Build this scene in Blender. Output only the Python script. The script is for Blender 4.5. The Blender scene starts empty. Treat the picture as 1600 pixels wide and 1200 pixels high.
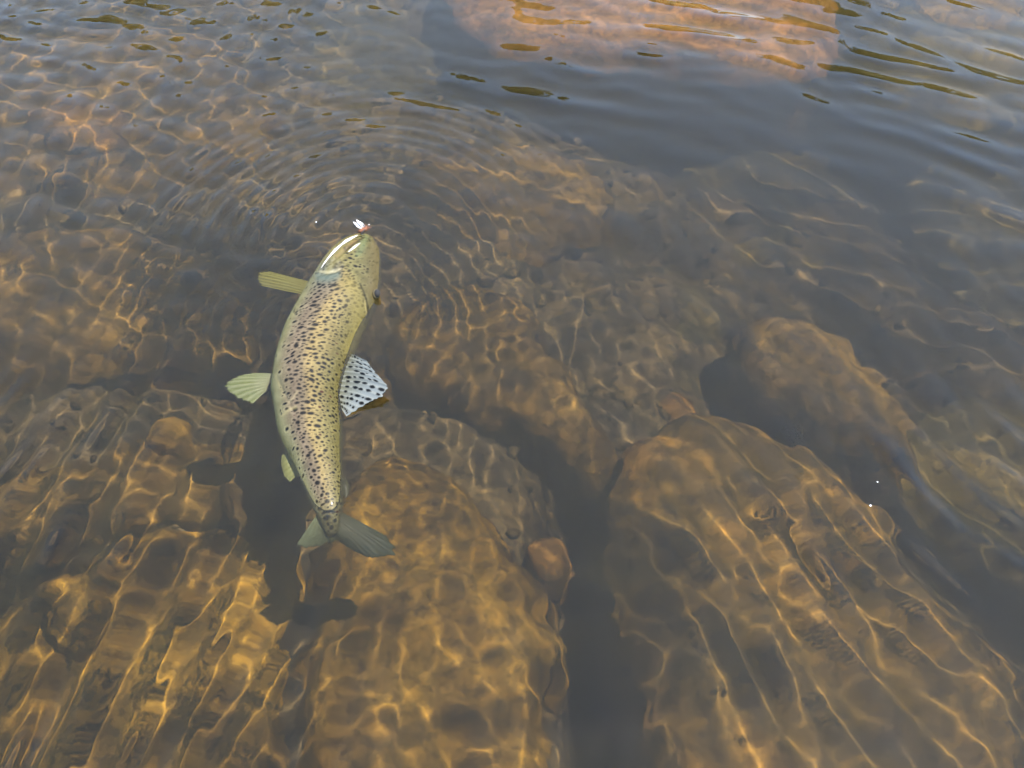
import bpy, bmesh, math, random
import numpy as np
from mathutils import Vector, noise as mnoise

random.seed(7); rng = np.random.default_rng(11)
R = math.radians
sc = bpy.context.scene
col = sc.collection

# one metre is UNIT Blender units (the unit scale below says so): the stream is small, and the
# refracted sunlight needs distances well above a centimetre to resolve
UNIT = 10.0
sc.unit_settings.system = 'METRIC'; sc.unit_settings.scale_length = 1 / UNIT

# ------------------------------------------------------------------ camera
CAM_H, DEP, TANV = 0.85, R(47.0), math.tan(R(20.0))
cam_d = bpy.data.cameras.new('camera')
cam = bpy.data.objects.new('camera', cam_d); col.objects.link(cam)
cam.location = (0, 0, CAM_H * UNIT); cam.rotation_euler = (R(90) - DEP, 0, 0)
cam_d.sensor_fit = 'HORIZONTAL'; cam_d.sensor_width = 36
cam_d.lens = 18 / (TANV * 4 / 3)
cam_d.clip_start = 0.05; cam_d.clip_end = 1000
sc.camera = cam

# ------------------------------------------------------------------ sky, sun, exposure
SUN_EL, SUN_AZ = R(69), R(92)            # azimuth from +Y towards +X
world = bpy.data.worlds.new('World'); sc.world = world; world.use_nodes = True
wn = world.node_tree
sky = wn.nodes.new('ShaderNodeTexSky'); sky.sky_type = 'NISHITA'; sky.sun_disc = False
sky.sun_elevation = SUN_EL; sky.sun_rotation = SUN_AZ
sky.air_density = 1.0; sky.dust_density = .9; sky.ozone_density = 2.2
wn.links.new(sky.outputs[0], wn.nodes['Background'].inputs[0])
wn.nodes['Background'].inputs[1].default_value = 0.15
sun_d = bpy.data.lights.new('sun', 'SUN'); sun_d.energy = 3.6; sun_d.angle = R(0.53); sun_d.color = (1, .95, .87)
sun = bpy.data.objects.new('sun', sun_d); col.objects.link(sun)
sd = Vector((math.cos(SUN_EL) * math.sin(SUN_AZ), math.cos(SUN_EL) * math.cos(SUN_AZ), math.sin(SUN_EL)))
sun.rotation_euler = sd.to_track_quat('Z', 'Y').to_euler(); sun.location = sd * 20 * UNIT
sun_d.cycles.is_caustics_light = True
sc.view_settings.view_transform = 'Standard'; sc.view_settings.look = 'None'
sc.view_settings.gamma = 1.0; sc.view_settings.exposure = 2.22
sc.cycles.use_denoising = True; sc.cycles.denoising_input_passes = 'RGB'
sc.cycles.max_bounces = 10; sc.cycles.transmission_bounces = 8; sc.cycles.diffuse_bounces = 3
sc.cycles.sample_clamp_indirect = 3.0; sc.cycles.blur_glossy = 0.3

# ------------------------------------------------------------------ helpers
def ray(px, py):
    """direction of sight for a point of the 1600x1200 photograph"""
    a = (px - 800) / 600 * TANV; b = (600 - py) / 600 * TANV
    f = Vector((0, math.cos(DEP), -math.sin(DEP))); u = Vector((0, math.sin(DEP), math.cos(DEP)))
    return (f + Vector((1, 0, 0)) * a + u * b).normalized()
def on_plane(px, py, z=0.0):
    d = ray(px, py); t = (CAM_H - z) / -d.z
    return Vector((d.x * t, d.y * t, z))
def under(px, py, z):
    """where that line of sight lands at depth z after bending at the water surface"""
    if z >= 0: return on_plane(px, py, z)
    d = ray(px, py); p = on_plane(px, py, 0)
    n = 1 / 1.333; c = -d.z; k = math.sqrt(1 - n * n * (1 - c * c))
    r = d * n + Vector((0, 0, 1)) * (n * c - k)
    t = z / r.z
    return p + r * t

def tag(o, label=None, cat=None, group=None, kind=None):
    if label: o['label'] = label
    if cat: o['category'] = cat
    if group: o['group'] = group
    if kind: o['kind'] = kind
    return o
def mesh_np(name, verts, faces):
    me = bpy.data.meshes.new(name)
    verts = np.asarray(verts, np.float32); faces = np.asarray(faces, np.int32)
    n = faces.shape[1]
    me.vertices.add(len(verts)); me.vertices.foreach_set('co', verts.ravel())
    me.loops.add(faces.size); me.loops.foreach_set('vertex_index', faces.ravel())
    me.polygons.add(len(faces))
    me.polygons.foreach_set('loop_start', np.arange(0, faces.size, n, dtype=np.int32))
    me.update(calc_edges=True); me.validate()
    me.polygons.foreach_set('use_smooth', np.ones(len(me.polygons), bool))
    return me
def obj(name, me, mat=None, parent=None, receiver=True):
    o = bpy.data.objects.new(name, me); col.objects.link(o)
    if mat: me.materials.append(mat)
    if parent: o.parent = parent
    o.cycles.is_caustics_receiver = receiver
    return o
def grid_faces(nr, nc, wrap=False):
    r = np.arange(nr - 1)[:, None]; c = np.arange(nc if wrap else nc - 1)[None, :]
    c2 = (c + 1) % nc
    a = r * nc + c; b = r * nc + c2; d = (r + 1) * nc + c2; e = (r + 1) * nc + c
    return np.stack([a, b, d, e], -1).reshape(-1, 4)
def vcol(me, rgb, name='pigment'):
    at = me.color_attributes.new(name, 'FLOAT_COLOR', 'POINT')
    a = np.ones((len(me.vertices), 4), np.float32); a[:, :3] = rgb
    at.data.foreach_set('color', a.ravel())

class NT:
    def __init__(s, name):
        s.m = bpy.data.materials.new(name); s.m.use_nodes = True; s.t = s.m.node_tree
        s.bsdf = s.t.nodes['Principled BSDF']; s.out = s.t.nodes['Material Output']
    def n(s, typ, **kw):
        o = s.t.nodes.new('ShaderNode' + typ)
        for k, v in kw.items():
            if k.startswith('i_'):
                key = k[2:]; o.inputs[int(key) if key.isdigit() else key.replace('_', ' ')].default_value = v
            else: setattr(o, k, v)
        return o
    def l(s, a, b): s.t.links.new(a, b)
    def ramp(s, fac, stops):
        r = s.n('ValToRGB'); e = r.color_ramp.elements
        while len(e) < len(stops): e.new(0.5)
        for q, (p, c) in zip(e, stops):
            q.position = p; q.color = (*c, 1) if len(c) == 3 else c
        s.l(fac, r.inputs[0]); return r.outputs[0]

# ------------------------------------------------------------------ materials of the setting
def rock_material(name, dark, mid, light, scale=9.0):
    m = NT(name)
    tc = m.n('TexCoord'); oi = m.n('ObjectInfo')
    add = m.n('VectorMath', operation='ADD'); mul = m.n('Math', operation='MULTIPLY', i_1=13.0)
    m.l(oi.outputs['Random'], mul.inputs[0]); m.l(tc.outputs['Object'], add.inputs[0]); m.l(mul.outputs[0], add.inputs[1])
    n1 = m.n('TexNoise', i_Scale=scale, i_Detail=7.0, i_Roughness=.62, i_Distortion=.4)
    n2 = m.n('TexNoise', i_Scale=scale * 7, i_Detail=6.0, i_Roughness=.7)
    n3 = m.n('TexNoise', i_Scale=scale * 32, i_Detail=4.0, i_Roughness=.7)
    for q in (n1, n2, n3): m.l(add.outputs[0], q.inputs['Vector'])
    base = m.ramp(n1.outputs[0], [(.33, dark), (.5, mid), (.66, light)])
    sp = m.ramp(n2.outputs[0], [(.36, (.30, .28, .26)), (.5, (1, 1, 1)), (.66, (1.7, 1.55, 1.2))])
    mx = m.n('MixRGB', blend_type='MULTIPLY', i_0=.75); m.l(base, mx.inputs[1]); m.l(sp, mx.inputs[2])
    gr = m.ramp(n3.outputs[0], [(.35, (.6, .58, .55)), (.55, (1, 1, 1)), (.7, (1.3, 1.2, 1.1))])
    mx2 = m.n('MixRGB', blend_type='MULTIPLY', i_0=.5); m.l(mx.outputs[0], mx2.inputs[1]); m.l(gr, mx2.inputs[2])
    m.l(mx2.outputs[0], m.bsdf.inputs['Base Color'])
    m.bsdf.inputs['Roughness'].default_value = .8; m.bsdf.inputs['Specular IOR Level'].default_value = .1
    b = m.n('Bump', i_Strength=.6, i_Distance=.06); m.l(n2.outputs[0], b.inputs['Height'])
    m.l(b.outputs[0], m.bsdf.inputs['Normal'])
    return m.m
M_AMBER = rock_material('amber_algae_rock', (.036, .019, .002), (.108, .058, .005), (.23, .125, .010))
M_BROWN = rock_material('brown_algae_rock', (.030, .018, .004), (.076, .043, .007), (.16, .090, .014))
M_RUST = rock_material('rusty_rock', (.026, .017, .004), (.072, .042, .006), (.175, .090, .011), 6)
M_PINK = rock_material('pink_granite_rock', (.060, .025, .005), (.125, .054, .010), (.19, .090, .024))
M_ORANGE = rock_material('orange_rock', (.035, .018, .003), (.105, .052, .008), (.20, .10, .018), 14)
M_OLIVE = rock_material('olive_algae_rock', (.026, .020, .006), (.060, .044, .011), (.125, .084, .019))
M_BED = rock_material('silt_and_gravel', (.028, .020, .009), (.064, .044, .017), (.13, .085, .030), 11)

w = NT('clear_water'); w.t.nodes.remove(w.bsdf)
g = w.n('BsdfGlass', i_IOR=1.333, i_Roughness=0.0); w.l(g.outputs[0], w.out.inputs['Surface'])
M_WATER = w.m

# ------------------------------------------------------------------ stream bed
def fbm(x, y, z=0.0, o=4, s=1.0):
    v = 0; a = 1
    for i in range(o):
        v += a * mnoise.noise((x * s + 7.1 * i, y * s, z * s + 3.3 * i)); s *= 2.1; a *= .5
    return v
BED = -0.33
CHANNELS = [  # deep gaps between the rocks: course of each and half width
 ([(905, 780), (915, 900), (925, 1000), (940, 1100), (965, 1230)], .050, 1),
 ([(1100, 585), (1170, 645), (1280, 695), (1390, 715)], .024, .45),
 ([(1390, 740), (1430, 800), (1500, 860), (1620, 960)], .040, 1),
 ([(760, 105), (900, 140), (1050, 165), (1200, 175), (1330, 175), (1440, 225), (1560, 320), (1700, 400)], .12, 1.05),
 ([(-80, 600), (60, 600), (200, 600), (330, 605), (420, 640)], .040, .35),
 ([(600, 610), (700, 645), (800, 690), (860, 730)], .030, .55),
 ([(-60, 1010), (20, 1000), (50, 970)], .05, .8),
 ([(910, 380), (1000, 375), (1060, 370)], .05, .35),
 ([(1190, 480), (1330, 470), (1450, 560), (1560, 640)], .035, .3),
]
def deep(x, y):
    f = lambda a, b, v: max(0, min(1, (v - a) / (b - a)))
    return .07 * f(.0, .35, x) * f(.75, 1.15, y) - .055 * (1 - f(.0, .3, x))
CH = []
for pts, wd, dp in CHANNELS:
    P = [under(x, y, -.34) for x, y in pts]
    for p, q in zip(P, P[1:]): CH.append((p.x, p.y, q.x, q.y, wd, dp))
def channel(x, y):
    m = 0
    for ax, ay, bx, by, wd, dp in CH:
        dx, dy = bx - ax, by - ay; t = max(0, min(1, ((x - ax) * dx + (y - ay) * dy) / (dx * dx + dy * dy)))
        d = math.hypot(x - ax - t * dx, y - ay - t * dy) / wd
        if d < 2: m = max(m, dp * math.exp(-d * d * 1.2))
    return m
xs = np.concatenate([np.linspace(-9, -1.6, 24), np.linspace(-1.5, 1.6, 230), np.linspace(1.7, 9, 24)])
ys = np.concatenate([np.linspace(-5, -.1, 16), np.linspace(0, 3.0, 220), np.linspace(3.1, 10, 24)])
V = []
for y in ys:
    for x in xs:
        far = max(0, abs(x) - 3, y - 3.5, -y - 1.5)
        z = BED + .040 * fbm(x, y, 0, 3, 3.2) + .012 * mnoise.noise((x * 22, y * 22, 1)) + .005 * mnoise.noise((x * 55, y * 55, 1)) + .02 * min(far, 3)
        V.append((x, y, z - .24 * channel(x, y) - deep(x, y)))
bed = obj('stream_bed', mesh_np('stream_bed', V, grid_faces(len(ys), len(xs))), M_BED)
tag(bed, kind='structure')

# ------------------------------------------------------------------ rocks
def rock(name, px, ztop, mat, seed, flare=.09, rough=1.0, tilt=(0, 0), zbase=None, flat=.5):
    zb = BED - .16 if zbase is None else zbase
    P = [under(x, y, ztop) for x, y in px]
    c = sum((Vector((p.x, p.y)) for p in P), Vector((0, 0))) / len(P)
    ang = [math.atan2(p.y - c.y, p.x - c.x) for p in P]; rad = [math.hypot(p.x - c.x, p.y - c.y) for p in P]
    o = sorted(zip(ang, rad)); A = np.array([a for a, _ in o]); Q = np.array([r for _, r in o])
    na, nr = 120, 46
    th = np.linspace(-math.pi, math.pi, na, endpoint=False)
    rr = np.interp(th, np.concatenate([A - 2 * math.pi, A, A + 2 * math.pi]), np.concatenate([Q, Q, Q]))
    k = np.array([.25, .5, .25]); 
    for _ in range(3): rr = np.convolve(np.concatenate([rr[-1:], rr, rr[:1]]), k, 'valid')
    rr = rr * np.array([1 + .07 * mnoise.noise((2.2 * math.cos(a_), 2.2 * math.sin(a_), seed * 5.0)) + .045 * mnoise.noise((6 * math.cos(a_), 6 * math.sin(a_), seed * 9.0)) for a_ in th])
    size = rr.mean(); H = ztop - zb
    V = []
    for i in range(nr):
        t = i / (nr - 1)
        s = t / .72
        if t < .72:
            rf = .96 * s; z = ztop - .16 * H * flat * s ** 2 - .14 * H * max(0, (s - .7) / .3) ** 2
        else:
            q = (t - .72) / .28; s = 1.0
            rf = .96 + flare * math.sin(q * math.pi / 2); z = ztop - .16 * H * flat - .14 * H - (1 - math.cos(q * math.pi / 2)) * (H * .95) - q * .05 * H
        for j in range(na):
            a = th[j]; r = rr[j] * rf
            x = c.x + r * math.cos(a); y = c.y + r * math.sin(a)
            zz = z + tilt[0] * (x - c.x) + tilt[1] * (y - c.y)
            p = (x * 1.0 + seed * 3.7, y, zz)
            big = mnoise.noise((p[0] * 5, p[1] * 5, p[2] * 5)); med = mnoise.noise((p[0] * 14, p[1] * 14, p[2] * 14 + 5))
            sm = mnoise.noise((p[0] * 38, p[1] * 38, p[2] * 38)); s2 = mnoise.noise((p[0] * 90, p[1] * 90, p[2] * 90))
            cre = abs(mnoise.noise((p[0] * 7 + 9, p[1] * 7, p[2] * 9))); d = rough * (.030 * big - .013 * max(0, .16 - cre) + .016 * med + .0065 * sm + .0025 * s2)
            if i < nr * .72: zz += d * min(1, size / .15); x += .3 * d * math.cos(a) * s; y += .3 * d * math.sin(a) * s
            else: x += d * math.cos(a); y += d * math.sin(a)
            V.append((x, y, min(zz, -.02)))
    F = grid_faces(nr, na, True)
    V = np.array(V); V0 = V[:na].mean(0); V[:na] = V0
    org = np.array([c.x, c.y, zb]); V = V - org
    # collapse the first ring into triangles
    me = mesh_np(name, V, F[:, ::-1]) if False else mesh_np(name, V, F)
    o = obj(name, me, mat); o.location = org
    return o
ROCKS = [
 ('boulder', [(660,-70),(690,-10),(745,40),(800,62),(900,66),(1000,82),(1090,90),(1180,98),(1270,96),(1340,66),(1330,0),(1270,-90),(950,-130)], -.075, M_PINK, 'pink-orange submerged boulder almost breaking the surface above the dark blue shaded pool', .7),
 ('boulder', [(1150,490),(1230,465),(1300,480),(1370,540),(1430,610),(1445,660),(1400,695),(1320,675),(1230,620),(1160,560)], -0.195, M_BROWN, 'oblong light brown boulder with a dark shadowed gap along its lower side', 1),
 ('stone_slab', [(940,850),(945,770),(980,660),(1080,615),(1200,640),(1310,684),(1385,755),(1460,855),(1560,960),(1660,1090),(1720,1250),(1500,1380),(1100,1360),(1040,1200),(1005,1090),(965,960)], -0.205, M_RUST, 'huge rusty brown slab crossed by long wavy lines of light', .8),
 ('stone_slab', [(530,690),(620,660),(700,680),(760,760),(820,830),(865,900),(885,960),(872,1030),(862,1100),(865,1200),(840,1350),(600,1370),(440,1350),(440,1150),(450,1000),(480,900),(500,800)], -0.2, M_AMBER, 'golden amber slab with net-like light beneath the trout tail', .8),
 ('boulder', [(-90,930),(20,880),(140,820),(300,795),(460,820),(490,1000),(480,1150),(460,1350),(0,1350),(-120,1200)], -0.225, M_AMBER, 'wide golden-brown boulder blurred by vertical streaks in the bottom corner', 1),
 ('boulder', [(-90,770),(0,710),(120,695),(250,650),(330,650),(425,690),(460,790),(400,830),(250,800),(100,840),(-50,870)], -0.235, M_BROWN, 'murky brown boulder beside the trout anal fin across the shadow', 1),
 ('boulder', [(-110,400),(0,330),(150,330),(300,370),(410,430),(430,510),(380,550),(250,540),(100,555),(-80,560)], -0.21, M_BROWN, 'broad brown boulder with streaky ripples next to the pectoral fin', 1),
 ('boulder', [(590,470),(680,420),(780,440),(850,520),(900,600),(955,680),(900,690),(800,640),(680,600),(600,560)], -0.235, M_BROWN, 'brown boulder beside the trout head and spotted dorsal fin', 1),
 ('boulder', [(880,450),(1000,400),(1100,430),(1140,520),(1100,580),(1080,640),(980,650),(920,560)], -0.36, M_OLIVE, 'dull olive boulder sunk between the oblong boulder and the brown one', 1),
 ('boulder', [(610,250),(760,200),(880,210),(960,260),(950,330),(860,385),(740,390),(620,340)], -0.235, M_BROWN, 'brown boulder under fine ripples just beyond the fishing fly', 1),
 ('boulder', [(1400,640),(1500,600),(1650,620),(1720,800),(1690,910),(1570,880),(1470,810),(1390,740)], -0.32, M_OLIVE, 'dark olive boulder behind the deep diagonal gap of the huge slab', 1),
 ('boulder', [(1350,20),(1450,-20),(1700,-50),(1780,120),(1600,170),(1450,150),(1370,105)], -0.22, M_OLIVE, 'olive boulder beneath choppy ripples beside the pink-orange boulder', 1),
 ('boulder', [(1040,270),(1180,230),(1330,260),(1400,330),(1380,420),(1260,440),(1120,410),(1040,350)], -0.42, M_OLIVE, 'hazy olive-grey boulder in front of the dark blue pool', 1),
 ('boulder', [(1470,250),(1620,210),(1740,300),(1720,480),(1560,500),(1470,410)], -0.41, M_OLIVE, 'deep hazy boulder with dark edge behind the oblong boulder', 1),
 ('boulder', [(-70,60),(100,15),(300,25),(430,80),(450,190),(340,270),(150,295),(-70,260)], -0.215, M_BROWN, 'mottled brown boulder under broken ripples, an orange cobble on it', 1),
 ('boulder', [(420,-70),(560,-80),(620,-30),(640,40),(700,100),(620,140),(520,165),(440,110)], -0.26, M_OLIVE, 'olive boulder beside the pink-orange boulder, under sky-grey ripples', 1),
 ('cobble', [(45,150),(110,138),(185,165),(180,205),(120,220),(60,190)], -0.16, M_ORANGE, 'bright orange cobble lying on the mottled brown boulder', .8),
 ('cobble', [(825,835),(860,822),(890,845),(885,880),(850,890),(825,870)], -0.24, M_ORANGE, 'small orange cobble by the narrow dark gap between the slabs', .8),
 ('cobble', [(225,660),(250,635),(290,645),(300,680),(265,700),(232,692)], -.218, M_AMBER, 'golden cobble perched on the murky brown boulder', .8),
 ('cobble', [(75,890),(120,870),(150,910),(145,970),(100,985),(72,945)], -0.165, M_AMBER, 'rusty orange cobble on the wide golden-brown boulder', .8),
 ('cobble', [(1010,610),(1060,595),(1100,620),(1080,660),(1030,665)], -.31, M_ORANGE, 'reddish cobble on the dull olive boulder near the huge slab', .8),
 ('cobble', [(1280,865),(1330,850),(1360,880),(1340,905),(1290,900)], -.2, M_ORANGE, 'reddish cobble on the shaded shoulder of the huge slab', .7),
 ('cobble', [(500,560),(570,540),(620,580),(600,640),(540,650),(490,610)], -0.29, M_BROWN, 'brown cobble deep below the trout back', .8),
 ('cobble', [(700,640),(780,650),(820,700),(790,740),(720,730),(690,690)], -.37, M_OLIVE, 'dark cobble sunk in the shadow beside the golden slab', .8),
 ('cobble', [(1440,-30),(1540,-60),(1600,-20),(1580,20),(1480,25)], -.18, M_AMBER, 'golden cobble on the olive boulder beneath choppy ripples', .8),
]
for i, (nm, px, zt, mt, lab, rg) in enumerate(ROCKS):
    o = rock(nm, px, zt, mt, i + 1, rough=rg if nm != 'cobble' else .5, zbase=zt - .09 if nm == 'cobble' else None, flat=1.6 if nm == 'cobble' else .5, flare=-.16 if i == 0 else .09)
    tag(o, lab, 'rock', 'rocks on the stream bed')

# ------------------------------------------------------------------ gravel in the hollows of the bed
ib = bmesh.new(); bmesh.ops.create_icosphere(ib, subdivisions=1, radius=1)
iv = np.array([v.co[:] for v in ib.verts]); ifc = np.array([[v.index for v in f.verts] for f in ib.faces]); ib.free()
rg = np.random.default_rng(17); GV, GF = [], []
n_g = 0
while n_g < 3600:
    x, y = rg.uniform(-1.15, 1.35), rg.uniform(.25, 2.4)
    c = channel(x, y)
    if rg.uniform() > .35 + .65 * min(1, c * 2): continue
    z = BED + .040 * fbm(x, y, 0, 3, 3.2) + .012 * mnoise.noise((x * 22, y * 22, 1)) - .24 * c - deep(x, y)
    sz = .004 + .009 * rg.uniform() ** 3
    q = rg.normal(size=(3, 3)); q, _ = np.linalg.qr(q)
    v = (iv * (1 + .22 * rg.normal(size=(len(iv), 1)))) * np.array([1.2, 1, .7]) * sz
    GV.append(v @ q + np.array([x, y, z + sz * .25])); GF.append(ifc + n_g * len(iv)); n_g += 1
gm = mesh_np('gravel', np.concatenate(GV), np.concatenate(GF))
M_GRAVEL = rock_material('mixed_gravel', (.026, .018, .006), (.062, .040, .012), (.13, .085, .028), 22)
tag(obj('gravel', gm, M_GRAVEL), 'small brown gravel lying in the gaps between the rocks', 'gravel', kind='stuff')

# ------------------------------------------------------------------ water
SNOUT = on_plane(570, 360)
def sstep(a, b, x):
    t = np.clip((x - a) / (b - a), 0, 1); return t * t * (3 - 2 * t)
def waves(X, Y, n, lmin, lmax, dir0, spread, slope, seed):
    r = np.random.default_rng(seed); h = np.zeros_like(X)
    for i in range(n):
        lam = math.exp(r.uniform(math.log(lmin), math.log(lmax))); k = 2 * math.pi / lam
        d = dir0 + spread * r.normal(); a = slope * math.sqrt(2.0 / n) / k
        h += a * np.cos(k * (X * math.cos(d) + Y * math.sin(d)) + r.uniform(0, 6.283))
    return h
def blot(X, Y, seed, lam):
    """soft patchy mask between 0 and 1"""
    return np.clip(.5 + waves(X, Y, 7, lam * .6, lam * 1.6, 0, 3, 1.0, seed) * (2 * math.pi / lam) * .5, 0, 1)
def axis(lo, a, b, hi, st):
    core = np.arange(a, b, st); out = []
    x, s = b, st
    while x < hi: out.append(x); s = min(s * 1.12, .4); x += s
    neg = []; x, s = a, st
    while x > lo: s = min(s * 1.12, .4); x -= s; neg.append(x)
    return np.array(neg[::-1] + list(core) + out + [x + 0 for x in []])
WX = axis(-8.8, -1.15, 1.45, 8.8, .0030); WY = axis(-4.8, .12, 2.25, 9.6, .0030)
X, Y = np.meshgrid(WX, WY)
wx = X + .020 * np.sin(7 * Y + 3 * X) + .012 * np.sin(13 * X - 9 * Y + 1); wy = Y + .020 * np.sin(6 * X - 4 * Y + 2)
inner = sstep(-1.5, -1.0, X) * (1 - sstep(1.3, 1.8, X)) * sstep(-.1, .3, Y) * (1 - sstep(2.2, 2.9, Y))
far = sstep(1.0, 1.45, Y + .25 * X)
left = 1 - sstep(-.45, .0, X)
calm = (.55 + .6 * blot(X, Y, 31, .45)) * (1 - .42 * sstep(.62, .92, Y)) * (1 - .56 * sstep(.05, .35, X) * sstep(.62, .88, Y)) * (1 - .35 * sstep(.0, .3, X) * (1 - sstep(.55, .8, Y))) * (1 - .5 * left)
h = calm * (1 - .4 * far) * waves(wx, wy, 60, .020, .13, 0.5, 3.0, .055, 1)                                  # gentle cross chop everywhere
h += waves(wx, wy, 22, .024, .075, R(28), .17, .066, 21) * sstep(-.05, .35, X) * (1 - .72 * sstep(.60, .85, Y)) * (1 - far)
h += far * waves(wx, wy, 30, .040, .12, R(64), .24, .054, 2) * (.3 + .9 * blot(X, Y, 5, .5)) * (.8 + .45 * sstep(-.1, .5, X))
h += left * (1 - sstep(.6, 1.0, Y)) * waves(wx, wy, 30, .022, .06, 0.0, .14, .095, 3)
h += left * sstep(.75, 1.05, Y) * waves(wx, wy, 30, .026, .08, .6, 3.0, .055, 4)
D = np.hypot(X - SNOUT.x, Y - SNOUT.y)
k = 2 * math.pi / .022
h += .13 / k * (.55 + .45 * np.cos(np.arctan2(Y - SNOUT.y, X - SNOUT.x) - 2.1)) * np.cos(k * D * (1 + .04 * np.sin(3 * np.arctan2(Y - SNOUT.y, X - SNOUT.x)))) * np.exp(-((D - .15) / .16) ** 2) * (.4 + .8 * blot(X, Y, 9, .25))
h *= .04 + .96 * inner
V = np.stack([X, Y, h], -1).reshape(-1, 3)
water = obj('water', mesh_np('water', V, grid_faces(len(WY), len(WX))), M_WATER, receiver=False)
water.cycles.is_caustics_caster = True
tag(water, kind='structure')

# ------------------------------------------------------------------ trout
def W3(px, py, z): return under(px, py, z) if z < 0 else on_plane(px, py, z)
EDGE = [ # belly edge, dorsal edge (photograph pixels), centre depth, roll, half thickness
 ((564,370),(573,367), .003,-.001,.004), ((552,376),(583,371), .003,-.004,.009), ((537,386),(590,380), .002,-.007,.014),
 ((519,402),(594,394), .001,-.007,.020), ((504,422),(595,418),-.001,-.008,.025), ((489,446),(594,446),-.003,-.009,.029),
 ((473,473),(588,474),-.004,-.009,.032), ((458,499),(574,500),-.006,-.009,.033), ((445,526),(562,527),-.008,-.010,.034),
 ((434,557),(551,556),-.009,-.008,.034), ((427,585),(541,585),-.010,-.006,.034), ((424,610),(535,612),-.011,-.005,.033),
 ((427,635),(534,638),-.010,-.004,.031), ((431,660),(536,662),-.010,-.003,.029), ((438,688),(536,688),-.010,-.002,.027),
 ((450,713),(535,712),-.009,-.001,.024), ((463,740),(536,738),-.008, .000,.020), ((475,765),(536,762),-.008, .000,.0165),
 ((487,790),(536,786),-.009, .000,.0135), ((497,808),(533,804),-.012, .000,.011), ((504,822),(531,820),-.016, .000,.0075), ((511,836),(527,834),-.021, .000,.0028)]
K = []
for L, Rr, zc, ro, th in EDGE:
    a, b = W3(*L, zc), W3(*Rr, zc)
    c = (a + b) / 2; hw = (b - a) / 2
    K.append((c.x, c.y, zc, hw.x, hw.y, ro, th))
K = np.array(K); nk = len(K)
def spline(t):
    """Catmull-Rom through the body stations, t in 0..nk-1"""
    t = np.clip(t, 0, nk - 1 - 1e-6); i = t.astype(int); f = (t - i)[:, None]
    g = lambda j: K[np.clip(j, 0, nk - 1)]
    p0, p1, p2, p3 = g(i - 1), g(i), g(i + 1), g(i + 2)
    return .5 * (2 * p1 + (p2 - p0) * f + (2 * p0 - 5 * p1 + 4 * p2 - p3) * f ** 2 + (3 * p1 - p0 - 3 * p2 + p3) * f ** 3)
NR, NC = 460, 200
T = np.linspace(0, nk - 1, NR); S = spline(T)
A = np.linspace(0, 2 * math.pi, NC, endpoint=False)
ca, sa = np.cos(A), np.sin(A)
cap = np.sqrt(np.clip(1 - (1 - np.clip(T / .8, 0, 1)) ** 2, .02, 1)) * np.sqrt(np.clip(1 - (1 - np.clip((nk - 1 - T) / .5, 0, 1)) ** 2, .02, 1))
vv = np.sign(ca) * np.abs(ca) ** .92
Tm = T[:, None] + 0 * A[None]; vm = vv[None] + 0 * Tm
P = np.empty((NR, NC, 3))
P[..., 0] = S[:, 0:1] + S[:, 3:4] * vm * cap[:, None]
P[..., 1] = S[:, 1:2] + S[:, 4:5] * vm * cap[:, None]
P[..., 2] = S[:, 2:3] + S[:, 5:6] * vm + S[:, 6:7] * (np.sign(sa) * np.abs(sa) ** .95)[None] * cap[:, None]
top = sa[None] > -.05
# gill cover step, folds of skin and muscle
gl = 4.55 + 1.15 * np.clip(vm + .45, 0, 2) ** 1.5 - .6 * np.clip(-vm - .45, 0, 1)
P[..., 2] += np.where(sa[None] > 0, .0006 * (1 - sstep(-.10, .08, Tm - gl)) * sstep(1.2, 3.0, Tm) * (1 - sstep(.2, .7, vm)), 0)
P[..., 2] += np.where(sa[None] > 0, -.0013 * np.exp(-((vm + .55 - .16 * (Tm - 12.2)) / .05) ** 2) * np.exp(-((Tm - 12.2) / 1.3) ** 2), 0)
P[..., 2] += np.where(sa[None] > 0, .0011 * np.sin(Tm * 3.1 + 2 * vm) * sstep(.1, .5, -vm) * sstep(8, 10, Tm) * (1 - sstep(15, 17, Tm)), 0)
fw = np.array([0, math.cos(DEP), -math.sin(DEP)]); uw = np.array([0, math.sin(DEP), math.cos(DEP)])
rel = P - np.array([0, 0, CAM_H]); dz_ = rel @ fw
PX = 800 + rel[..., 0] / dz_ / TANV * 600; PY = 600 - (rel @ uw) / dz_ / TANV * 600
def line_dist(pts):
    d = np.full(PX.shape, 1e9)
    for (ax, ay), (bx_, by_) in zip(pts, pts[1:]):
        dx, dy = bx_ - ax, by_ - ay; t = np.clip(((PX - ax) * dx + (PY - ay) * dy) / (dx * dx + dy * dy), 0, 1)
        d = np.minimum(d, np.hypot(PX - ax - t * dx, PY - ay - t * dy))
    return d
MOUTH = [(568, 369), (552, 381), (536, 393), (520, 409)]
PRE = [(548, 394), (538, 404), (530, 414), (523, 424)]
OPER = [(494, 432), (504, 427), (518, 426), (531, 421), (541, 411)]
for pts, wd, dp in ((MOUTH, 2.6, -.0022), (PRE, 2.2, -.0009), (OPER, 2.0, -.0014), ([(575, 372), (580, 384)], 3, -.0010), ([(545, 386), (553, 381), (562, 376)], 4, .0012), ([(508, 414), (520, 414), (530, 408)], 7, .0014), ([(586, 440), (588, 470)], 7, .0016)):
    P[..., 2] += np.where(sa[None] > -.1, dp * np.exp(-(line_dist(pts) / wd) ** 2), 0)
s_len = np.concatenate([[0], np.cumsum(np.hypot(np.diff(S[:, 0]), np.diff(S[:, 1])))])
hwid = np.hypot(S[:, 3], S[:, 4])
sm = s_len[:, None] + 0 * vm; tm = hwid[:, None] * np.arcsin(np.clip(vm, -1, 1)) * .82
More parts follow.
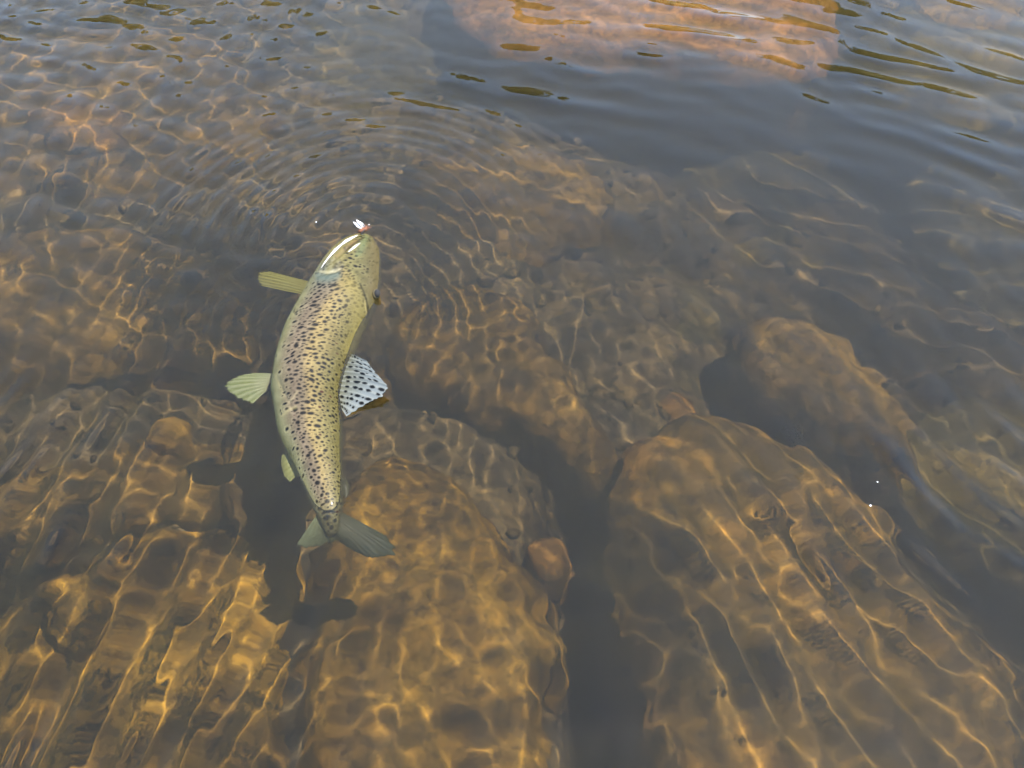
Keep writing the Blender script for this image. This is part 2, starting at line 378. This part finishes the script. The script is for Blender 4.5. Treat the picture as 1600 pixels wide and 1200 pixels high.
# pigment
def lerp(a, b, f): return a + (b - a) * f[..., None]
def cr(stops, x):
    xs_ = [p for p, _ in stops]
    return np.stack([np.interp(x, xs_, [c[i] for _, c in stops]) for i in range(3)], -1)
nz = sum(np.sin(sm * f1 + tm * f2 + ph) for f1, f2, ph in [(210, 90, 0), (-130, 240, 1), (330, -170, 2), (90, 310, 4), (-420, 200, 3), (260, 470, 5)]) / 6
nb = sum(np.sin(sm * f1 + tm * f2 + ph) for f1, f2, ph in [(40, 60, 0), (-55, 45, 1), (75, -38, 2), (25, 95, 4)]) / 4
vb = vm + .10 * nb
body = cr([(-1, (.20, .20, .11)), (-.8, (.19, .185, .105)), (-.58, (.135, .118, .080)), (-.36, (.108, .086, .066)), (-.1, (.118, .094, .064)), (.08, (.18, .138, .062)), (.35, (.150, .122, .052)), (.62, (.100, .087, .034)), (1, (.075, .068, .024))], vb)
head = cr([(-1, (.26, .25, .15)), (-.7, (.16, .145, .06)), (-.2, (.145, .125, .045)), (.2, (.120, .112, .048)), (.6, (.095, .088, .042)), (1, (.07, .06, .03))], vb)
C = lerp(head, body, sstep(-.2, .5, Tm - gl))
neck = np.exp(-((Tm - gl - .7) / .9) ** 2) * np.exp(-((vm + .45) / .35) ** 2)
C = lerp(C, np.array([.085, .105, .095]) + 0 * C, np.clip(neck, 0, 1) * .8)
C = lerp(C, np.array([.075, .070, .030]) + 0 * C, .9 * sstep(16.8, 20.0, Tm))
C *= (1 + .24 * nz + .18 * nb)[..., None]
# pale scale net
C *= (1 + .10 * np.sin(sm * 1700 + tm * 900) * np.sin(sm * 1700 - tm * 900) * sstep(6, 7, Tm))[..., None]
# gill edge
# spots
r = np.random.default_rng(5); spots = []
tries = 0
while tries < 45000 and len(spots) < 900:
    tries += 1
    i = r.integers(0, NR); v = r.uniform(-.95, .98); t_ = T[i]
    d_head = t_ - (4.55 + 1.15 * max(v + .45, 0) ** 1.5)
    band = math.exp(-((v - .02) / .42) ** 2) + .28 * (v > .4)
    if t_ > 13: band *= .95
    if v < -.45 and 8.0 < t_ < 15: band *= .35
    if d_head < 0: band *= .16 if t_ > 2.0 else .05
    elif d_head < 3.2: band = max(band, .85 * math.exp(-((v + .25) / .38) ** 2))
    if t_ > 18.7: band *= .3
    if r.uniform() > band: continue
    s0, t0 = s_len[i], hwid[i] * math.asin(v) * .82
    rad = (.0011 + .0022 * r.uniform() ** 1.2) * (1.0 if abs(v - .05) < .42 else .72) * (.72 if d_head < 0 else 1) * (.85 if t_ > 14 else 1)
    md = .0010 + rad * 1.15 + .0010 * r.uniform()
    if any((s0 - a) ** 2 + (t0 - b) ** 2 < (md + .4 * c) ** 2 for a, b, c, *_ in spots): continue
    spots.append((s0, t0, rad, r.uniform(-.5, .5) + (1.2 if d_head < 2.5 else .5), r.uniform(.8, 1.9), r.uniform(.85, 1.0), r.uniform() < .025))
sp = np.zeros_like(sm); halo = np.zeros_like(sm); red = np.zeros_like(sm)
for s0, t0, rad, an, el, st, rd in spots:
    rows = np.where(np.abs(s_len - s0) < rad * 6)[0]
    if len(rows) == 0: continue
    a0, a1 = rows[0], rows[-1] + 1
    ds, dt = sm[a0:a1] - s0, tm[a0:a1] - t0
    p = ds * math.cos(an) + dt * math.sin(an); q = -ds * math.sin(an) + dt * math.cos(an)
    d = np.sqrt((p * el ** .5) ** 2 + (q / el ** .5) ** 2) / rad
    d = d * (1 + .10 * np.sin(2 * np.arctan2(q, p) + s0 * 900))
    m = st * (1 - sstep(.6, 1.25, d)); sp[a0:a1] = np.maximum(sp[a0:a1], m); halo[a0:a1] = np.maximum(halo[a0:a1], np.exp(-((d - 1.7) / .45) ** 2))
    if rd: red[a0:a1] = np.maximum(red[a0:a1], m)
C = lerp(C, np.clip(C * 1.35 + .012, 0, 1), .8 * halo)
C = lerp(C, np.array([.006, .005, .003]) + 0 * C, np.clip(sp * 1.15, 0, 1))
C = lerp(C, np.array([.055, .016, .008]) + 0 * C, np.clip(red, 0, 1) * .8)

def stroke(pts, wd, colour, st):
    """a marking or painted highlight drawn on the visible flank along a line"""
    global C
    d = line_dist(pts)
    m = st * np.exp(-(d / wd) ** 2) * (sa[None] > -.2)
    C = lerp(C, np.array(colour) + 0 * C, np.clip(m, 0, 1))
stroke([(545, 440), (560, 470), (558, 520), (548, 545)], 14, (.20, .17, .055), .5)
stroke([(585, 385), (588, 420), (584, 450)], 13, (.12, .10, .055), .7)
stroke([(570, 372), (566, 385), (560, 395)], 6, (.12, .15, .08), .7)
stroke([(556, 376), (540, 388), (526, 400)], 2.6, (.16, .11, .04), .9)
stroke(MOUTH, 1.4, (.03, .022, .010), .85)
stroke(PRE, 1.3, (.06, .055, .022), .55)
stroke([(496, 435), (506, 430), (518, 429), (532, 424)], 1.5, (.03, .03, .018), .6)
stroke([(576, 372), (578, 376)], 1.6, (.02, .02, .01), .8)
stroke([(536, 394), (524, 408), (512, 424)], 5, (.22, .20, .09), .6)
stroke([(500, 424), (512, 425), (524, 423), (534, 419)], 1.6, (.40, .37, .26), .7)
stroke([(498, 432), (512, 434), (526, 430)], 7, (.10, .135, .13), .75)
stroke([(563, 444), (569, 458), (573, 472), (574, 486)], 1.5, (.02, .018, .006), .9)  # dark curve of the waterline on the head, painted into the skin colour
stroke([(570, 470), (571.5, 482), (573, 494)], 1.1, (.30, .26, .12), .7)  # highlight along that waterline, painted as a cream line
stroke([(575, 478), (576, 488), (574, 497)], 1.6, (.012, .010, .005), .95)  # lower dark edge of the painted waterline
stroke([(464, 612), (458, 622), (452, 628)], 2.2, (.34, .29, .20), .45)
stroke([(440, 650), (452, 640), (462, 636)], 2.6, (.32, .29, .16), .4)
for q in range(60):      # small dark flecks on the head
    stroke([(x0 := r.uniform(530, 590), y0 := r.uniform(384, 440)), (x0 + 1.5, y0 - .5)], r.uniform(.8, 1.5), (.03, .03, .015), r.uniform(.3, .8))
def skin_material(name, rough, coat, trans=0.0, bump=.15):
    m = NT(name); at = m.n('Attribute', attribute_name='pigment')
    m.l(at.outputs['Color'], m.bsdf.inputs['Base Color'])
    m.bsdf.inputs['Roughness'].default_value = rough; m.bsdf.inputs['Specular IOR Level'].default_value = .15
    m.bsdf.inputs['Coat Weight'].default_value = coat; m.bsdf.inputs['Coat Roughness'].default_value = .12
    tc = m.n('TexCoord'); n = m.n('TexNoise', i_Scale=420.0, i_Detail=3.0); m.l(tc.outputs['Object'], n.inputs['Vector'])
    b = m.n('Bump', i_Strength=bump, i_Distance=.01); m.l(n.outputs[0], b.inputs['Height']); m.l(b.outputs[0], m.bsdf.inputs['Normal'])
    if trans:
        t = m.n('BsdfTranslucent'); mx = m.n('MixShader', i_0=trans); m.l(at.outputs['Color'], t.inputs['Color'])
        m.l(m.bsdf.outputs[0], mx.inputs[1]); m.l(t.outputs[0], mx.inputs[2]); m.l(mx.outputs[0], m.out.inputs['Surface'])
    return m.m
M_SKIN = skin_material('wet_trout_skin', .5, .05, bump=.3); M_FIN = skin_material('fin_membrane', .5, .04, .45)
def plain(name, c, rough=.5, coat=0.0):
    m = NT(name); tc = m.n('TexCoord'); n = m.n('TexNoise', i_Scale=260.0, i_Detail=3.0); m.l(tc.outputs['Object'], n.inputs['Vector'])
    k_ = m.ramp(n.outputs[0], [(.3, tuple(x * .75 for x in c)), (.7, c)]); m.l(k_, m.bsdf.inputs['Base Color'])
    m.bsdf.inputs['Roughness'].default_value = rough; m.bsdf.inputs['Coat Weight'].default_value = coat
    return m.m
ORG = np.array([S[230, 0], S[230, 1], S[230, 2]])
trout = bpy.data.objects.new('trout', None); col.objects.link(trout); trout.location = ORG
trout.empty_display_size = .05
tag(trout, 'spotted brown trout lying on its side at the surface with a fly in its mouth', 'fish')
Vb = P.reshape(-1, 3) - ORG
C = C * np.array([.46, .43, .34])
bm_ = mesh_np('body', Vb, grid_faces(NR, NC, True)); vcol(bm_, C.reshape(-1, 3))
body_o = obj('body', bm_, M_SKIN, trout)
from mathutils.bvhtree import BVHTree
bvh = BVHTree.FromPolygons([Vector(v) for v in P[::4, ::4].reshape(-1, 3)], grid_faces(len(P[::4]), len(P[0, ::4]), True).tolist())
def surf(px, py):
    h_ = bvh.ray_cast(Vector((0, 0, CAM_H)), ray(px, py))
    return h_[0] if h_[0] else on_plane(px, py, .004)

def fin(name, base, outer, mat, colour, m=14, n=60, ridge=.0006, nrays=14, camber=.003, dim=.5, ragged=.08):
    """a fan of rays from the base line to the outer edge; points are (px, py, z)"""
    B = [W3(*p) for p in base]; O = [W3(*p) for p in outer]
    def poly(pts, f):
        L = [0]
        for a, b in zip(pts, pts[1:]): L.append(L[-1] + (b - a).length)
        d = f * L[-1]
        for i in range(len(pts) - 1):
            if d <= L[i + 1] or i == len(pts) - 2:
                return pts[i].lerp(pts[i + 1], (d - L[i]) / max(L[i + 1] - L[i], 1e-9))
    V, Cc = [], []
    for i in range(m):
        f = i / (m - 1)
        for j in range(n):
            g_ = j / (n - 1)
            p = poly(B, g_).lerp(poly(O, g_), f)
            rv = math.cos(g_ * nrays * 2 * math.pi)
            z = p.z + ridge * rv * (1 - .5 * f) + camber * math.sin(f * math.pi) * math.sin(g_ * math.pi)
            rag = ragged * f ** 3 * mnoise.noise((g_ * 23, 0, len(base)))
            q_ = poly(B, g_); p = p + (p - q_) * rag
            V.append((p.x, p.y, z)); Cc.append([x_ * dim for x_ in colour(f, g_, rv)])
    me = mesh_np(name, np.array(V) - ORG, grid_faces(m, n)); vcol(me, np.array(Cc))
    o = obj(name, me, mat, trout)
    md = o.modifiers.new('thickness', 'SOLIDIFY'); md.thickness = .0009; md.offset = 0
    return o
mixc = lambda a, b, f: tuple(x + (y - x) * f for x, y in zip(a, b))
fin('pectoral_fin', [(484,463,-.005),(488,452,-.005),(492,443,-.005)], [(408,447,-.008),(402,436,-.008),(404,426,-.007),(420,424,-.006)], M_FIN,
    lambda f, g_, r_: mixc(mixc((.30, .26, .03), (.24, .21, .03), f), (.46, .40, .07), .35 + .6 * r_), nrays=6, ragged=.02, dim=.42, ridge=.001)
fin('pelvic_fin', [(416,612,-.010),(420,600,-.009),(427,584,-.008)], [(396,630,-.011),(372,622,-.010),(353,609,-.008),(354,598,-.008),(375,587,-.007),(395,583,-.007)], M_FIN,
    lambda f, g_, r_: mixc(mixc((.55, .52, .28), (.32, .36, .11), min(1, 2.2 * f)), (.56, .58, .28), .3 + .5 * r_), nrays=8, dim=.42, ragged=.12)
fin('anal_fin', [(450,706,-.014),(457,722,-.014),(466,742,-.014)], [(441,712,-.016),(440,727,-.017),(444,744,-.017),(453,754,-.017)], M_FIN,
    lambda f, g_, r_: mixc((.32, .32, .08), (.42, .42, .14), .5 + .4 * r_), nrays=6)
fin('adipose_fin', [(530,745,-.006),(533,758,-.006),(535,771,-.007)], [(540,747,-.006),(546,759,-.006),(545,772,-.007),(541,779,-.008)], M_FIN,
    lambda f, g_, r_: mixc((.09, .08, .03), (.03, .025, .012), max(0, 1 - 3 * abs(g_ - .3)) * (1 - f)), nrays=2, ridge=.0002, m=8, n=24)
rs = np.random.default_rng(3)
DS = [(f_ + rs.uniform(-.04, .04), (q + .5 + rs.uniform(-.22, .22)) / 11, rs.uniform(.35, 1.25)) for q in range(11) for f_ in (np.arange(.14, .98, .175) + rs.uniform(-.08, .08)) if rs.uniform() < .9]
def dors(f, g_, r_):
    c = mixc(mixc((.24, .24, .14), (.30, .35, .36), min(1, 1.5 * f)), (.56, .58, .50), .18 + .42 * max(0, r_) ** 2)
    for a, b, z in DS:
        d = ((f - a) / (.045 + .02 * z)) ** 2 + ((g_ - b) / .019) ** 2
        if d < z * 1.5: c = mixc(c, (.008, .010, .012), 1 if d < z * .8 else .6)
    return mixc(c, (.03, .03, .025), .8 * (g_ < .012))
fin('dorsal_fin', [(550,553,.004),(541,572,.003),(534,596,.002),(530,618,.001),(534,640,.000)],
    [(572,563,.012),(586,582,.014),(599,596,.013),(607,606,.010),(594,620,.008),(578,628,.006),(560,638,.003),(541,651,.001)], M_FIN, dors, dim=.38, m=60, n=150, nrays=12, ridge=.0005)
def tailc(f, g_, r_):
    c = mixc((.055, .052, .020), (.036, .042, .018), f)
    c = mixc(c, (.20, .22, .10), max(0, 1 - g_ / .30) * (1 - .5 * f))
    return mixc(c, tuple(x * 1.5 for x in c), .3 + .3 * r_)
fin('tail_fin', [(496,803,-.014),(506,812,-.016),(518,814,-.017),(526,811,-.017),(535,801,-.015)],
    [(464,849,-.032),(479,856,-.034),(500,852,-.034),(515,847,-.034),(528,844,-.034),(545,857,-.036),(563,867,-.038),(582,872,-.039),(600,870,-.040),(617,866,-.040),(612,849,-.038),(603,837,-.036)], M_FIN, tailc, m=24, n=120, nrays=17, ridge=.0004, dim=.6, ragged=.12)

def tube(pts, radii, seg=10, flat=1.0, up=Vector((0, 0, 1))):
    """closed tapering tube through the points"""
    V = []; n = len(pts)
    for i, p in enumerate(pts):
        t = (pts[min(i + 1, n - 1)] - pts[max(i - 1, 0)]).normalized(); s = t.cross(up).normalized(); u = s.cross(t)
        for j in range(seg):
            a = 2 * math.pi * j / seg; V.append(p + s * radii[i] * math.cos(a) + u * radii[i] * flat * math.sin(a))
    F = grid_faces(n, seg, True).tolist()
    return V, F, list(range(seg)), [(n - 1) * seg + j for j in range(seg)]
def tube_obj(name, pts, radii, mat, parent, org, seg=10, flat=1.0):
    V, F, c0, c1 = tube(pts, radii, seg, flat)
    me = bpy.data.meshes.new(name); me.from_pydata([v - Vector(org) for v in V], [], F + [c0[::-1], c1]); me.update()
    for p_ in me.polygons: p_.use_smooth = True
    return obj(name, me, mat, parent)
M_JAW = plain('pale_jaw_skin', (.44, .42, .37), .4, .2); M_MAX = plain('cream_lip', (.36, .35, .26), .4, .2)
jl = [(559,367),(550,371),(541,376),(533,382),(524,390),(515,400),(508,409),(502,418)]
jp = [surf(x, y + 1) + Vector((0, 0, .0005)) for x, y in jl]
tube_obj('lower_jaw', jp, [.0007,.0019,.0024,.0013,.0020,.0011,.0008,.0003], M_JAW, trout, ORG, 12, .55)
ml = [(563,380),(558,383),(553,387),(548,391),(544,394)]
tube_obj('upper_lip', [surf(x, y) + Vector((0, 0, .0003)) for x, y in ml], [.0005,.0017,.0020,.0014,.0005], M_MAX, trout, ORG, 12, .5)
# eye
ec = surf(586, 461); ec = ec if ec is not None else on_plane(590, 461, -.005)
def ball(name, c, rx, ry, rz, mat, parent, org, nu=20, nv=12):
    V = [(c.x + rx * math.cos(2 * math.pi * i / nu) * math.sin(math.pi * j / nv), c.y + ry * math.sin(2 * math.pi * i / nu) * math.sin(math.pi * j / nv), c.z + rz * math.cos(math.pi * j / nv)) for j in range(nv + 1) for i in range(nu)]
    me = mesh_np(name, np.array(V) - np.array(org), grid_faces(nv + 1, nu, True)); return obj(name, me, mat, parent)
eye = ball('eye', ec + Vector((.0015, 0, .002)), .0048, .0072, .0050, plain('gold_iris', (.06, .045, .015), .9), trout, ORG)
pu = ball('pupil', ec + Vector((.0030, -.0014, .0042)), .0038, .0056, .0040, plain('black_pupil', (.004, .004, .004), .9), eye, ORG)

# ------------------------------------------------------------------ fishing fly in the trout's mouth
FO = on_plane(566, 358, .012)
fly = bpy.data.objects.new('fishing_fly', None); col.objects.link(fly); fly.location = FO; fly.empty_display_size = .01
tag(fly, 'small fishing fly with white wing and brown hackle stuck on the trout snout', 'fishing fly')
F3 = lambda x, y, z: on_plane(x, y, z)
tube_obj('fly_body', [F3(559, 362, .012), F3(564, 361, .014), F3(570, 358, .015), F3(576, 354, .015)], [.0014, .0027, .0028, .0012], plain('rusty_dubbing', (.15, .055, .025), .9), fly, FO)
hk = tube_obj('hook', [F3(577, 352, .016), F3(572, 357, .016), F3(567, 362, .016), F3(564, 365, .016), F3(567, 367, .017)], [.0007] * 5, plain('black_steel', (.012, .011, .010), .3), fly, FO, 8)
M_WING = plain('white_feather', (.60, .58, .56), .7)
wg = bmesh.new()
for (x0, y0, x1, y1, w_, z1) in [(566, 356, 552, 347, .0022, .019), (567, 355, 557, 343.5, .0021, .022), (568, 355, 561, 346, .0026, .021), (566, 357, 555, 351, .0021, .016), (570, 354, 566, 348, .0011, .020)]:
    a, b = F3(x0, y0, .013), F3(x1, y1, z1)
    V_, F_, c0, c1 = tube([a, a.lerp(b, .35), a.lerp(b, .75), b], [.0010, w_, w_ * .9, .0004], 8, .45)
    vs = [wg.verts.new(v - FO) for v in V_]
    for f_ in F_ + [c0[::-1], c1]: wg.faces.new([vs[q] for q in f_])
me = bpy.data.meshes.new('wing'); wg.to_mesh(me); wg.free(); obj('wing', me, M_WING, fly)
hb = bmesh.new(); rh = random.Random(4)
for q in range(34):
    c_ = F3(572, 356.5, .015); an = rh.uniform(0, 6.283); el = rh.uniform(-.2, 1.1); ln = rh.uniform(.004, .0085)
    d_ = Vector((math.cos(an) * math.cos(el), math.sin(an) * math.cos(el), math.sin(el)))
    V_, F_, c0, c1 = tube([c_, c_ + d_ * ln * .6, c_ + d_ * ln + Vector((0, 0, -.0006))], [.00022, .0002, .0001], 5)
    vs = [hb.verts.new(v - FO) for v in V_]
    for f_ in F_ + [c0[::-1], c1]: hb.faces.new([vs[k_] for k_ in f_])
me = bpy.data.meshes.new('hackle'); hb.to_mesh(me); hb.free(); obj('hackle', me, plain('brown_hackle', (.13, .05, .025), .7), fly)
ball('thread_head', F3(576.5, 351.5, .014), .0011, .0011, .0011, plain('pale_bead', (.5, .42, .38), .2, 1), fly, FO)

# ------------------------------------------------------------------ flecks of foam
M_FOAM = plain('white_foam', (.8, .8, .8), .4)
for x, y, r_, lab in [(1360, 790, .0009, 'white foam fleck floating over the deep diagonal gap, the larger of two'), (1371, 753, .0006, 'tiny white foam fleck floating over the deep diagonal gap, the smaller of two'), (494, 347, .0007, 'tiny white foam fleck floating beside the fishing fly')]:
    c = on_plane(x, y, .001)
    o = ball('foam_fleck', c, r_ * 1.3, r_, r_ * .8, M_FOAM, None, (c.x, c.y, c.z)); o.location = c
    tag(o, lab, 'foam', 'flecks of foam on the water')

# ------------------------------------------------------------------ far bank and the wood on it, seen mirrored in the ripples
V = []
bx = np.linspace(-26, 26, 60); by = np.linspace(8.6, 34, 36)
for y in by:
    for x in bx:
        V.append((x, y, -.5 + .16 * (y - 8.6) ** 1.05 + .25 * fbm(x, y, 0, 3, .3)))
bank = obj('bank', mesh_np('bank', V, grid_faces(len(by), len(bx))), M_OLIVE); tag(bank, kind='structure')
lm = NT('leaves'); oi = lm.n('TexNoise', i_Scale=1.3, i_Detail=4.0); tc = lm.n('TexCoord'); lm.l(tc.outputs['Object'], oi.inputs['Vector'])
lm.l(lm.ramp(oi.outputs[0], [(.35, (.018, .03, .008)), (.65, (.06, .075, .016))]), lm.bsdf.inputs['Base Color']); lm.bsdf.inputs['Roughness'].default_value = .7
rw = np.random.default_rng(8); V, F = [], []
for t_ in range(46):
    x = rw.uniform(-17, 17); y = rw.uniform(10.5, 15); gz = .16 * (y - 8.6) - .5; H = rw.uniform(3.4, 5.2); cw = rw.uniform(1.0, 1.9)
    for q in range(4):
        a = q * math.pi / 2; V += [(x + .12 * math.cos(a), y + .12 * math.sin(a), gz - .2), (x + .03 * math.cos(a), y + .03 * math.sin(a), gz + H * .9)]
    b0 = len(V) - 8
    for q in range(4): F.append((b0 + 2 * q, b0 + (2 * q + 2) % 8, b0 + (2 * q + 3) % 8, b0 + 2 * q + 1))
    for q in range(520):
        u = rw.uniform(.12, 1.0); rr = cw * math.sqrt(rw.uniform(0, 1)) * (1.05 - u) ** .55 * (.8 + .4 * math.sin(5 * u + t_)); a = rw.uniform(0, 6.283)
        c = np.array([x + rr * math.cos(a), y + rr * math.sin(a), gz + H * u])
        e1 = rw.normal(size=3); e1 /= np.linalg.norm(e1); e2 = np.cross(e1, rw.normal(size=3)); e2 /= np.linalg.norm(e2)
        l = rw.uniform(.12, .26); b0 = len(V)
        V += [tuple(c - e1 * l), tuple(c + e2 * l * .5), tuple(c + e1 * l), tuple(c - e2 * l * .5)]; F.append((b0, b0 + 1, b0 + 2, b0 + 3))
wood = obj('woodland', mesh_np('woodland', V, F), lm.m, receiver=False)
tag(wood, 'dark green wood on the far bank mirrored in the ripples', 'wood', kind='stuff')

# ------------------------------------------------------------------ fine silt hanging in the water
bmk = bmesh.new(); bmesh.ops.create_cube(bmk, size=1)
for v in bmk.verts: v.co = (v.co.x * 17.0, 2.3 + v.co.y * 13.6, -.422 + v.co.z * .856)
me = bpy.data.meshes.new('murk'); bmk.to_mesh(me); bmk.free()
mk = NT('suspended_silt'); mk.t.nodes.remove(mk.bsdf)
pv = mk.n('VolumePrincipled', i_Density=.28, i_Anisotropy=.0); pv.inputs['Color'].default_value = (1.0, .77, .23, 1)
mk.l(pv.outputs[0], mk.out.inputs['Volume'])
tag(obj('murk', me, mk.m, receiver=False), 'thin brown silt clouding the stream water', 'silt', kind='stuff')

# ------------------------------------------------------------------ metres to Blender units
for o in col.objects:
    if o.parent is None and o.type in ('MESH', 'EMPTY'):
        o.location = o.location * UNIT; o.scale = (UNIT, UNIT, UNIT)
